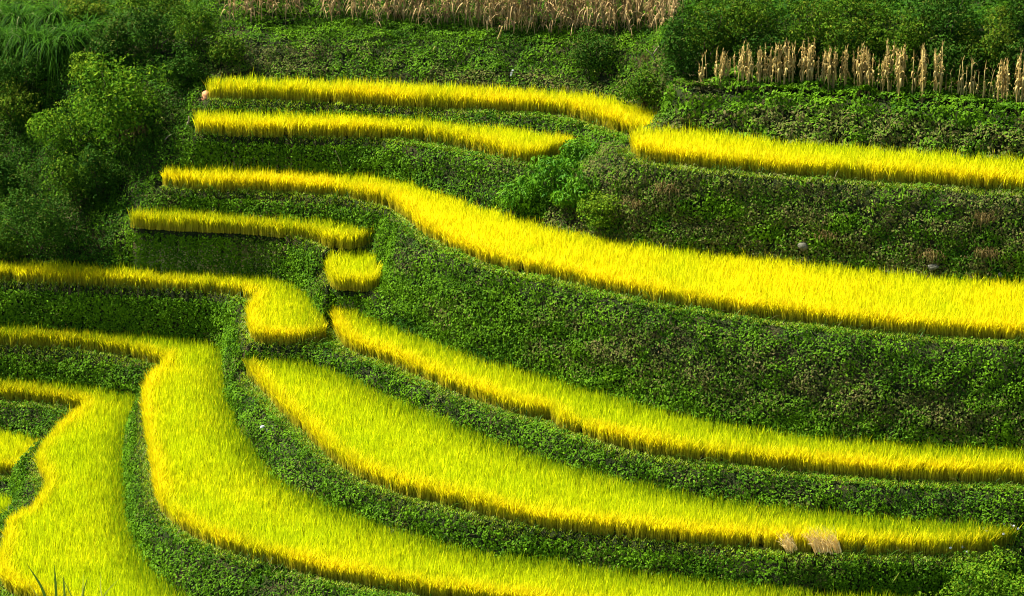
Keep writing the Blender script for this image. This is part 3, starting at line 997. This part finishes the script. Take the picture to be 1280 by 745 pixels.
# ------------------------------------------------------------------ tall drooping grass, top left
def grass_clump(u_, v_, hgt_m, label, n=210, name='tall_grass', mat='grass_dark', wid=(.028, .05), group='tall grass clumps at top left', droop=(.7, 1.7)):
    g = ground_at(u_, v_)
    root = thing(name, g, label, 'grass clump', group)
    base = np.c_[rng.normal(0, .22, n), rng.normal(0, .18, n), np.zeros(n)]
    head = rng.uniform(-math.pi, math.pi, n)
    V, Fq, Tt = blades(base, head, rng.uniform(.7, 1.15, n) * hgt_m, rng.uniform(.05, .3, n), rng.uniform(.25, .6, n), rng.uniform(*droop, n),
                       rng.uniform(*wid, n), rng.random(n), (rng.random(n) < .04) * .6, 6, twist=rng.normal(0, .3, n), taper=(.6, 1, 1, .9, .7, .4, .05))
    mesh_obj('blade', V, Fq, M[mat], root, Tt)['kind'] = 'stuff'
    acc = Acc()
    for i in range(9):
        b0 = np.array([rng.normal(0, .15), rng.normal(0, .15), -.05])
        add_tube(acc, [b0, b0 + np.array([rng.normal(0, .1), rng.normal(0, .1), hgt_m * .25])], [.018, .01], 5, .8)
    acc.build('stem', M['stem'], root)


for i, (gu, gv, hh, lab) in enumerate([
        (-14, 66, 2.5, 'tall drooping grass clump cut by the left edge'), (14, 70, 2.5, 'tall drooping grass clump second from the left edge'),
        (40, 66, 2.6, 'tall drooping grass clump in the middle of the stand'), (66, 70, 2.4, 'tall drooping grass clump above the dark undergrowth'),
        (88, 62, 2.2, 'tall drooping grass clump nearest to the large round bush'), (26, 40, 2.6, 'tall grass clump behind the middle of the stand'),
        (72, 36, 2.4, 'tall grass clump behind the right end of the stand'), (-10, 38, 2.5, 'tall grass clump behind the left end of the stand'), (112, 46, 1.7, 'short grass clump at the right end of the stand')]):
    grass_clump(gu, gv, hh, lab)


# ------------------------------------------------------------------ dry corn
def corn_proto(h, nleaf, mat, messy, seed, stalk_green=.3):
    r = np.random.default_rng(seed)
    root = thing('corn_stalk', (0, 0, -50), 'x', 'corn stalk')
    acc = Acc()
    lx, ly = r.normal(0, .04 + .05 * messy, 2)
    tt = np.linspace(0, 1, 6)
    pts = np.c_[lx * tt ** 1.5 * h, ly * tt ** 1.5 * h, tt * h - .15]
    add_tube(acc, pts, np.linspace(.017, .007, 6) if messy else np.linspace(.021, .012, 6), 5, r.uniform(.3, .8), stalk_green)
    acc.build('stalk', M[mat], root)
    zf = r.uniform(.25, .97, nleaf) if messy else .42 + .56 * r.random(nleaf) ** .7
    base = np.c_[np.interp(zf, tt, pts[:, 0]), np.interp(zf, tt, pts[:, 1]), np.interp(zf, tt, pts[:, 2])]
    n = nleaf
    V, Fq, Tt = blades(base, r.uniform(0, 6.28, n), r.uniform(.25, .6, n) * (1.25 if messy else .5), r.uniform(.1, .5, n), r.uniform(0, .45 if messy else .15, n),
                       r.uniform(.7, 1.9, n), r.uniform(.035, .075, n), r.random(n), np.zeros(n), 4, twist=r.normal(0, .7, n), taper=(.7, 1, .8, .5, .06))
    mesh_obj('dry_foliage', V, Fq, M[mat], root, Tt)
    acc = Acc()
    for i in range(1):
        zz = r.uniform(.5, .8)
        c = np.array([np.interp(zz, tt, pts[:, 0]), np.interp(zz, tt, pts[:, 1]), np.interp(zz, tt, pts[:, 2])])
        a = r.uniform(0, 6.28)
        d = np.array([math.cos(a), math.sin(a), 0]) * .06
        add_tube(acc, [c, c + d * .7 + np.array([0, 0, .05]), c + d * 1.2 + np.array([0, 0, -.06]), c + d * 1.3 + np.array([0, 0, -.2])], [.015, .034, .03, .008], 6, .95)
    acc.build('husk', M[mat], root)
    acc = Acc()
    n = 5
    V, Fq, Tt = blades(np.repeat(pts[-1:], n, 0), r.uniform(0, 6.28, n), r.uniform(.1, .24, n), r.uniform(.1, .5, n), np.zeros(n), r.uniform(0, .3, n),
                       r.uniform(.012, .022, n), r.random(n), np.zeros(n), 2)
    mesh_obj('tassel', V, Fq, M[mat], root, Tt)
    return root


row_protos = [corn_proto(h, nl, 'corn_pale', False, 200 + i, g) for i, (h, nl, g) in enumerate([(1.55, 17, .2), (1.7, 20, .1), (1.35, 12, .4), (1.6, 18, .15), (1.45, 15, .2)])]
thin_protos = [corn_proto(h, 3, 'corn_pale', False, 230 + i, .75) for i, h in enumerate([1.15, 1.3, 1.45])]
field_protos = [corn_proto(h, nl, 'corn', True, 260 + i, .05) for i, (h, nl) in enumerate([(2.1, 36), (2.3, 40), (1.9, 34), (2.2, 38), (2.0, 42), (2.4, 37)])]
GROUP_ROW = 'dry corn stalks standing in the row at right'
LAB_ROW = 'dry tan corn stalk standing among others in the bundled row at upper right'
LAB_THIN = 'thin greenish corn stalk standing among the sparse end of the row at upper right'
GROUP_FIELD = 'dry corn stalks in the field along the top'
LAB_FIELD = 'withered brown corn stalk standing in the dense field along the top'
used = set()


def plant_corn(protos, i, loc, rz, sc, label, group):
    p = protos[i % len(protos)]
    if p.name in used:
        p = copy_tree(p, loc, rz, sc)
    else:
        used.add(p.name)
        p.location = [float(c) for c in loc]
        p.rotation_euler = (0, 0, rz)
        p.scale = (sc,) * 3
    p['label'] = label
    p['group'] = group


def row_y(x):
    return np.interp(x, [860, 1000, 1060, 1100, 1150, 1200, 1280], [111, 114, 117, 121, 126, 131, 139])


BUND = [(871, 880, 4, 78), (892, 906, 11, 62), (908, 910, 2, 66), (917, 936, 13, 58), (941, 964, 17, 58), (969, 991, 15, 52), (996, 1017, 17, 54), (1016, 1036, 14, 64),
        (1037, 1058, 13, 60), (1062, 1082, 14, 60), (1084, 1091, 5, 60), (1096, 1107, 7, 72), (1106, 1114, 5, 55), (1120, 1133, 11, 61), (1150, 1165, 9, 60), (1166, 1177, 6, 60),
        (1245, 1258, 11, 76), (1267, 1284, 12, 74), (1290, 1310, 8, 74)]
ci = 0
for xa, xb, cnt, top in BUND:
    for q in range(max(2, round(cnt * .8))):
        x = rng.uniform(xa, xb)
        y = row_y(x) + rng.normal(0, 2.0)
        g = ground_at(x, y)
        want = ((y - top) / 36.6 / cp - .16) * rng.normal(1.0, .07)
        proto_h = [1.55, 1.7, 1.35, 1.6, 1.45][ci % 5]
        plant_corn(row_protos, ci, g, rng.uniform(0, 6.28), max(.45, want / proto_h), LAB_ROW, GROUP_ROW)
        ci += 1
ti = 0
for x, top in [(877, 66), (884, 64), (1086, 66), (1140, 68), (1142, 72), (1176, 55), (1181, 90), (1190, 88), (1195, 82), (1200, 86), (1204, 74), (1207, 84), (1212, 76), (1216, 90), (1221, 90), (1228, 82), (1234, 86), (1213, 74), (1242, 100), (1264, 96)]:
    y = row_y(x) + rng.normal(0, 1.5)
    g = ground_at(x, y)
    want = (y - top) / 36.6 / cp - .1
    plant_corn(thin_protos, ti, g, rng.uniform(0, 6.28), max(.4, want / [1.15, 1.3, 1.45][ti % 3]), LAB_THIN, GROUP_ROW)
    ti += 1
# field along the top: nearest stalks as individuals
fi = 0
cand = []
for rowk, (yb, n, xl) in enumerate([(45, 26, 600), (38, 36, 470), (32, 46, 285), (26, 30, 285)]):
    for q in range(n):
        x = xl + (842 - xl) * (q + rng.uniform(.1, .9)) / n
        if x < 440 and rng.random() < .2:
            continue
        cand.append((x, yb + rng.normal(0, 2.5) + (3 if x > 640 else 0)))
for x, y in cand:
    plant_corn(field_protos, fi, ground_at(x, y), rng.uniform(0, 6.28), rng.uniform(.85, 1.1), LAB_FIELD, GROUP_FIELD)
    fi += 1
print('corn', ci, ti, fi, time.time() - T0)
# the rest of the field behind them, nobody could count it
acc = Acc()
n = 420
fx = rng.uniform(-11, 6.5, n)
fyo = rng.uniform(0, 7, n)
g0 = ground_at(560, 8)
base = np.c_[fx, g0[1] + .3 + fyo, hgt(fx, g0[1] + .3 + fyo)]
for i in range(n):
    add_tube(acc, [base[i], base[i] + np.array([rng.normal(0, .1), rng.normal(0, .1), 2.1])], [.016, .008], 4, rng.random())
rep = np.repeat(np.arange(n), 12)
b = base[rep] + np.c_[np.zeros((len(rep), 2)), rng.uniform(.5, 2.1, len(rep))]
m = len(rep)
acc.add(*blades(b, rng.uniform(0, 6.28, m), rng.uniform(.3, .75, m), rng.uniform(.1, .5, m), rng.uniform(0, .45, m), rng.uniform(.7, 1.9, m), rng.uniform(.035, .075, m), rng.random(m), np.zeros(m), 3))
tag(acc.build('corn_stand', M['corn']), 'brown mass of dry corn deeper in the field along the top', 'cornfield', kind='stuff')


# ------------------------------------------------------------------ small things
def stone(u_, v_, w, h, mat, label, name='stone', cat='stone', seed=0):
    g = ground_at(u_, v_ + h * .4)
    _, _, dd = pixel_of(g)
    s = dd / F
    r = np.random.default_rng(400 + seed)
    nu, nv = 14, 9
    th = np.linspace(0, math.pi, nv)
    ph = np.arange(nu) * 2 * math.pi / nu
    T, Ph = np.meshgrid(th, ph, indexing='ij')
    d = np.stack([np.sin(T) * np.cos(Ph), np.sin(T) * np.sin(Ph), np.cos(T)], -1).reshape(-1, 3)
    rad = .62 + .75 * vnoise(d + seed * 3.1, .8, 5) + .2 * vnoise(d + seed, .35, 6)
    V = d * rad[:, None] * np.array([w * s * .5, w * s * .45, h * s * .55])
    V[:, 2] += h * s * .3
    ii = np.arange(nu * nv).reshape(nv, nu)
    fq = np.stack([ii[:-1], np.roll(ii, -1, 1)[:-1], np.roll(ii, -1, 1)[1:], ii[1:]], -1).reshape(-1, 4)
    o = mesh_obj(name, V, fq, M[mat])
    o.location = [float(c) for c in g + np.array([0, -.16, -0.02])]
    tag(o, label, cat)
    return o


stone(259, 117, 12, 10, 'stone_orange', 'pale orange rounded stone beside the left end of the uppermost golden strip', seed=1)
stone(1003, 307, 13, 10, 'stone', 'pale rounded stone at the bank foot above the widest golden terrace', seed=2)
stone(1166, 331, 12, 7, 'stone', 'small flat pale stone by the dry grass above the widest terrace', seed=3)
stone(1249, 342, 6, 5, 'stone', 'tiny pale stone near the right edge above the widest terrace', seed=4)


def stick(pts, rad, label, name='stick', cat='stick', mat='wood', lift=.12):
    """a thin stem through (pixel u, v, height above ground) points"""
    w = []
    for (a, b_, up) in pts:
        g = ground_at(a, b_)
        w.append(g + np.array([0, -lift, up]))
    w = np.array(w)
    acc = Acc()
    add_tube(acc, densify(w, .2), rad, 6, .8)
    o = acc.build(name, M[mat])
    tag(o, label, cat)


def pole(u0, v0, u1, v1, rad, label, name='stick', mat='wood', towards=.3, bend=.0, rnd=.35, cat='stick', lift=.12):
    """a stem rooted at pixel 0 leaning to pixel 1 at about the same distance"""
    g = ground_at(u0, v0) + np.array([0, -lift, 0])
    d0 = ray(u1, v1)
    t = (g[1] - towards) / d0[1]
    tip = CAM + d0 * t
    mid = (g + tip) / 2 + np.array([bend + rng.normal(0, .03), 0, abs(bend) * .3 + rng.normal(0, .03)])
    acc = Acc()
    pth = densify(np.array([g, mid, tip]), .15)
    add_tube(acc, pth, rad * np.linspace(1, .45, len(pth)), 6, rnd)
    tag(acc.build(name, M[mat]), label, cat)


pole(428, 213, 419, 188, .014, 'thin pale stick leaning on the bank above the widest terrace')
pole(232, 158, 236, 146, .05, 'grey broken branch stub beside the left end of the short golden strip', name='branch')
pole(226, 158, 248, 158, .035, 'grey dry branch lying at the left end of the short golden strip', name='branch', towards=.0)
pole(204, 180, 214, 168, .03, 'brown dry branch on the gully slope by the short golden strip', name='branch')
pole(1084, 99, 1092, 91, .03, 'broken pale corn stem leaning in the corn row', mat='corn_pale', rnd=1, cat='stick')
pole(1152, 121, 1178, 121, .028, 'fallen pale corn stem lying at the feet of the corn row', mat='corn_pale', rnd=1, towards=0, cat='stick')
pole(820, 82, 808, 62, .03, 'dead brown branch by the dark bush at the cornfield end', name='branch', bend=.1)
pole(812, 78, 832, 50, .025, 'thin dead branch reaching up to the dark bush at the cornfield end', name='branch', bend=-.05)
pole(622, 50, 628, 33, .05, 'pale broken corn stump on the shelf below the cornfield', name='corn_stump', mat='corn_pale', rnd=1, cat='stump')
pole(540, 64, 544, 58, .03, 'short pale stem on the bank below the cornfield', mat='corn_pale', rnd=1)
pole(1110, 745, 1124, 716, .018, 'straight light green stem standing left of the bottom right bush', name='plant_stem', mat='reed', rnd=.9, cat='plant')


def tuft(u_, v_, hh, label, mat='dead', n=110, sprd=.22, third=.8, name='dry_grass_tuft', down=True, cat='grass tuft', wid=(.012, .026), group='dry grass tufts'):
    g = ground_at(u_, v_)
    root = np.c_[rng.normal(0, sprd, n), rng.normal(0, sprd * .6, n) - .18, rng.uniform(0, .2, n)]
    head = rng.normal(-math.pi / 2, .9, n)
    V, Fq, Tt = blades(root, head, rng.uniform(.6, 1.1, n) * hh, rng.uniform(-.3, .5, n), rng.uniform(.1, .4, n), rng.uniform(.3, 1.7, n) if down else rng.uniform(0, .5, n),
                       rng.uniform(*wid, n), rng.random(n), np.full(n, third) * rng.random(n), 4)
    o = mesh_obj(name, V, Fq, M[mat], None, Tt)
    o.location = [float(c) for c in g]
    tag(o, label, cat, group)


tuft(1228, 278, .6, 'grey dry grass tuft high on the right part of the upper bank')
tuft(1232, 322, .55, 'brown dry grass tuft low at the right end of the upper bank')
tuft(1163, 324, .5, 'dry grass tuft behind the small flat pale stone')
tuft(835, 238, .6, 'grey brown tuft by the dark hole on the upper bank')
tuft(795, 262, .45, 'pale withered tuft left of the dark hole on the upper bank')
tuft(1032, 300, .4, 'small brown tuft right of the pale rounded stone')
tuft(812, 76, .5, 'small tan withered plant left of the corn row', third=.2)
tuft(180, 165, .6, 'brown dead twigs under the large round bush', third=1.)
tuft(162, 172, .5, 'grey dead twigs at the right foot of the large round bush', third=.9)
# straw bundles at the front edge of the broad terrace
for (su, sv, w, hh, n, lab) in [(1028, 690, 15, .66, 150, 'pale straw bundle leaning at the front edge of the broad terrace'), (984, 688, 7, .55, 30, 'small faded straw patch left of the pale straw bundle')]:
    g = ground_at(su, sv - 2)
    m = n * 2
    b = np.c_[rng.uniform(-.48, .48, m) * w / 18 + .1, rng.uniform(-.3, .0, m), rng.uniform(0, .15, m)]
    V, Fq, Tt = blades(b, rng.normal(2.6, .35, m), rng.uniform(.6, 1.1, m) * hh, rng.uniform(.2, .6, m), rng.uniform(.0, .3, m), rng.uniform(.0, .5, m), rng.uniform(.02, .034, m), rng.uniform(.4, 1, m), np.zeros(m), 3)
    o = mesh_obj('straw_bundle', V, Fq, M['straw'], None, Tt)
    o.location = [float(c) for c in g + np.array([0, -.27, .10])]
    tag(o, lab, 'straw')
# white blossoms
for (fu, fv, n, sp2, lab) in [(331, 541, 9, .16, 'small cluster of white flowers on the bank left of the broad terrace tip'), (1256, 668, 7, .3, 'white blossoms over the bottom right bush'),
                             (640, 97, 3, .08, 'two tiny white flowers on the bank above the uppermost strip'), (1190, 690, 5, .3, 'white blossoms at the front of the broad terrace near its right end')]:
    g = ground_at(fu, fv)
    root = thing('flower_cluster', g, lab, 'flowers')
    m = n
    p = np.c_[rng.normal(0, sp2, m), rng.normal(0, sp2 * .5, m) - .25, rng.uniform(.15, .35, m)]
    acc = Acc()
    for a in range(5):
        an = a * 2 * math.pi / 5
        off = np.array([math.cos(an), -.3, math.sin(an)]) * .022
        acc.add(*leaves(p + off, np.tile([0, -1., .6], (m, 1)), np.full(m, .045), rng.random(m), np.zeros(m), aspect=.8, jitter=.2, hang=0))
    acc.build('petal', M['petal'], root)
    acc = Acc()
    for i in range(m):
        add_tube(acc, [p[i] * np.array([.6, 1, 0]) + np.array([0, .2, -.05]), p[i]], [.006, .004], 4, .5)
    acc.build('stem', M['lip'], root)
# foreground reed blades, bottom left
for (u0, u1, v1, w, bend, tone, lab) in [
        (58, 33, 704, 0.101, .1, 0, 'long dark reed blade leaning left, tallest of the bottom left blades'), (66, 68, 705, 0.095, 0, 0, 'upright dark reed blade at bottom left'),
        (77, 79, 718, 0.081, 0, .1, 'short upright reed blade right of the upright dark one'), (52, 34, 728, 0.041, .05, .5, 'thin pale reed blade crossing the long leaning one'),
        (92, 74, 716, 0.041, .05, .2, 'thin leaning reed blade between the upright and the bent ones'), (101, 110, 720, 0.068, -.1, .1, 'dark reed blade bent over at its tip'),
        (118, 150, 722, 0.054, -.15, .7, 'pale reed blade arching right at bottom left'), (130, 126, 716, 0.047, -.1, 1, 'pale curved reed blade above the arching one'),
        (88, 104, 714, 0.041, .1, 1, 'pale thin reed blade curling over toward the right')]:
    g0 = ground_at(u0 + 6, 775)
    d0 = ray(u1, v1)
    tip = CAM + d0 * ((g0[1] - .3) / d0[1])
    c = np.array([g0, (g0 * .5 + tip * .5) + np.array([bend, 0, .1]), tip])
    c = densify(c, .12)
    n = len(c)
    ww = np.interp(np.linspace(0, 1, n), [0, .3, .7, 1], [.6, 1, .7, .04]) * w / 2
    V = np.zeros((n, 3, 3))
    V[:, 0] = c - np.array([1, 0, 0]) * ww[:, None]
    V[:, 1] = c + np.array([0, .15, 0]) * ww[:, None]
    V[:, 2] = c + np.array([1, 0, 0]) * ww[:, None]
    fq = np.array([[3 * i + j, 3 * i + j + 1, 3 * i + j + 4, 3 * i + j + 3] for i in range(n - 1) for j in (0, 1)])
    Tt = np.zeros((n * 3, 3))
    Tt[:, 0] = .2 + .5 * tone
    Tt[:, 2] = tone
    tag(mesh_obj('reed_blade', V.reshape(-1, 3), fq, M['reed'], None, Tt), lab, 'reed', 'reed blades at bottom left')
print('small', time.time() - T0)

# ------------------------------------------------------------------ light, sky, camera
SUN_EL, SUN_AZ = R(52), R(-72)                 # azimuth from +Y towards +X
sd = Vector((math.sin(SUN_AZ) * math.cos(SUN_EL), math.cos(SUN_AZ) * math.cos(SUN_EL), math.sin(SUN_EL)))
sun = bpy.data.lights.new('sun', 'SUN')
sun.energy = 5.0
sun.angle = R(1.5)
sun.color = (1.0, 0.95, 0.86)
so = bpy.data.objects.new('sun', sun)
so.rotation_euler = sd.to_track_quat('Z', 'Y').to_euler()
so.location = (-100, 80, 100)
COL.objects.link(so)
w = bpy.data.worlds.new('World')
scene.world = w
w.use_nodes = True
t = w.node_tree
t.nodes.clear()
sky = t.nodes.new('ShaderNodeTexSky')
sky.sky_type = 'NISHITA'
sky.sun_disc = False
sky.sun_elevation = SUN_EL
sky.sun_rotation = SUN_AZ
bg = t.nodes.new('ShaderNodeBackground')
bg.inputs[1].default_value = 0.075
ow = t.nodes.new('ShaderNodeOutputWorld')
t.links.new(sky.outputs[0], bg.inputs[0])
t.links.new(bg.outputs[0], ow.inputs[0])

cam = bpy.data.cameras.new('camera')
cam.sensor_width = 36
cam.lens = 36 * F / 1280
cam.clip_start = 1
cam.clip_end = 2000
co = bpy.data.objects.new('camera', cam)
co.location = CAM
co.rotation_euler = (math.pi / 2 - PITCH, 0, 0)
COL.objects.link(co)
scene.camera = co
scene.view_settings.view_transform = 'Standard'
scene.view_settings.look = 'None'
scene.view_settings.exposure = 1.66
scene.view_settings.gamma = 1.0
scene.cycles.filter_width = 1.0
scene.cycles.max_bounces = 6
scene.cycles.diffuse_bounces = 3
scene.cycles.transmission_bounces = 4
scene.cycles.transparent_max_bounces = 4
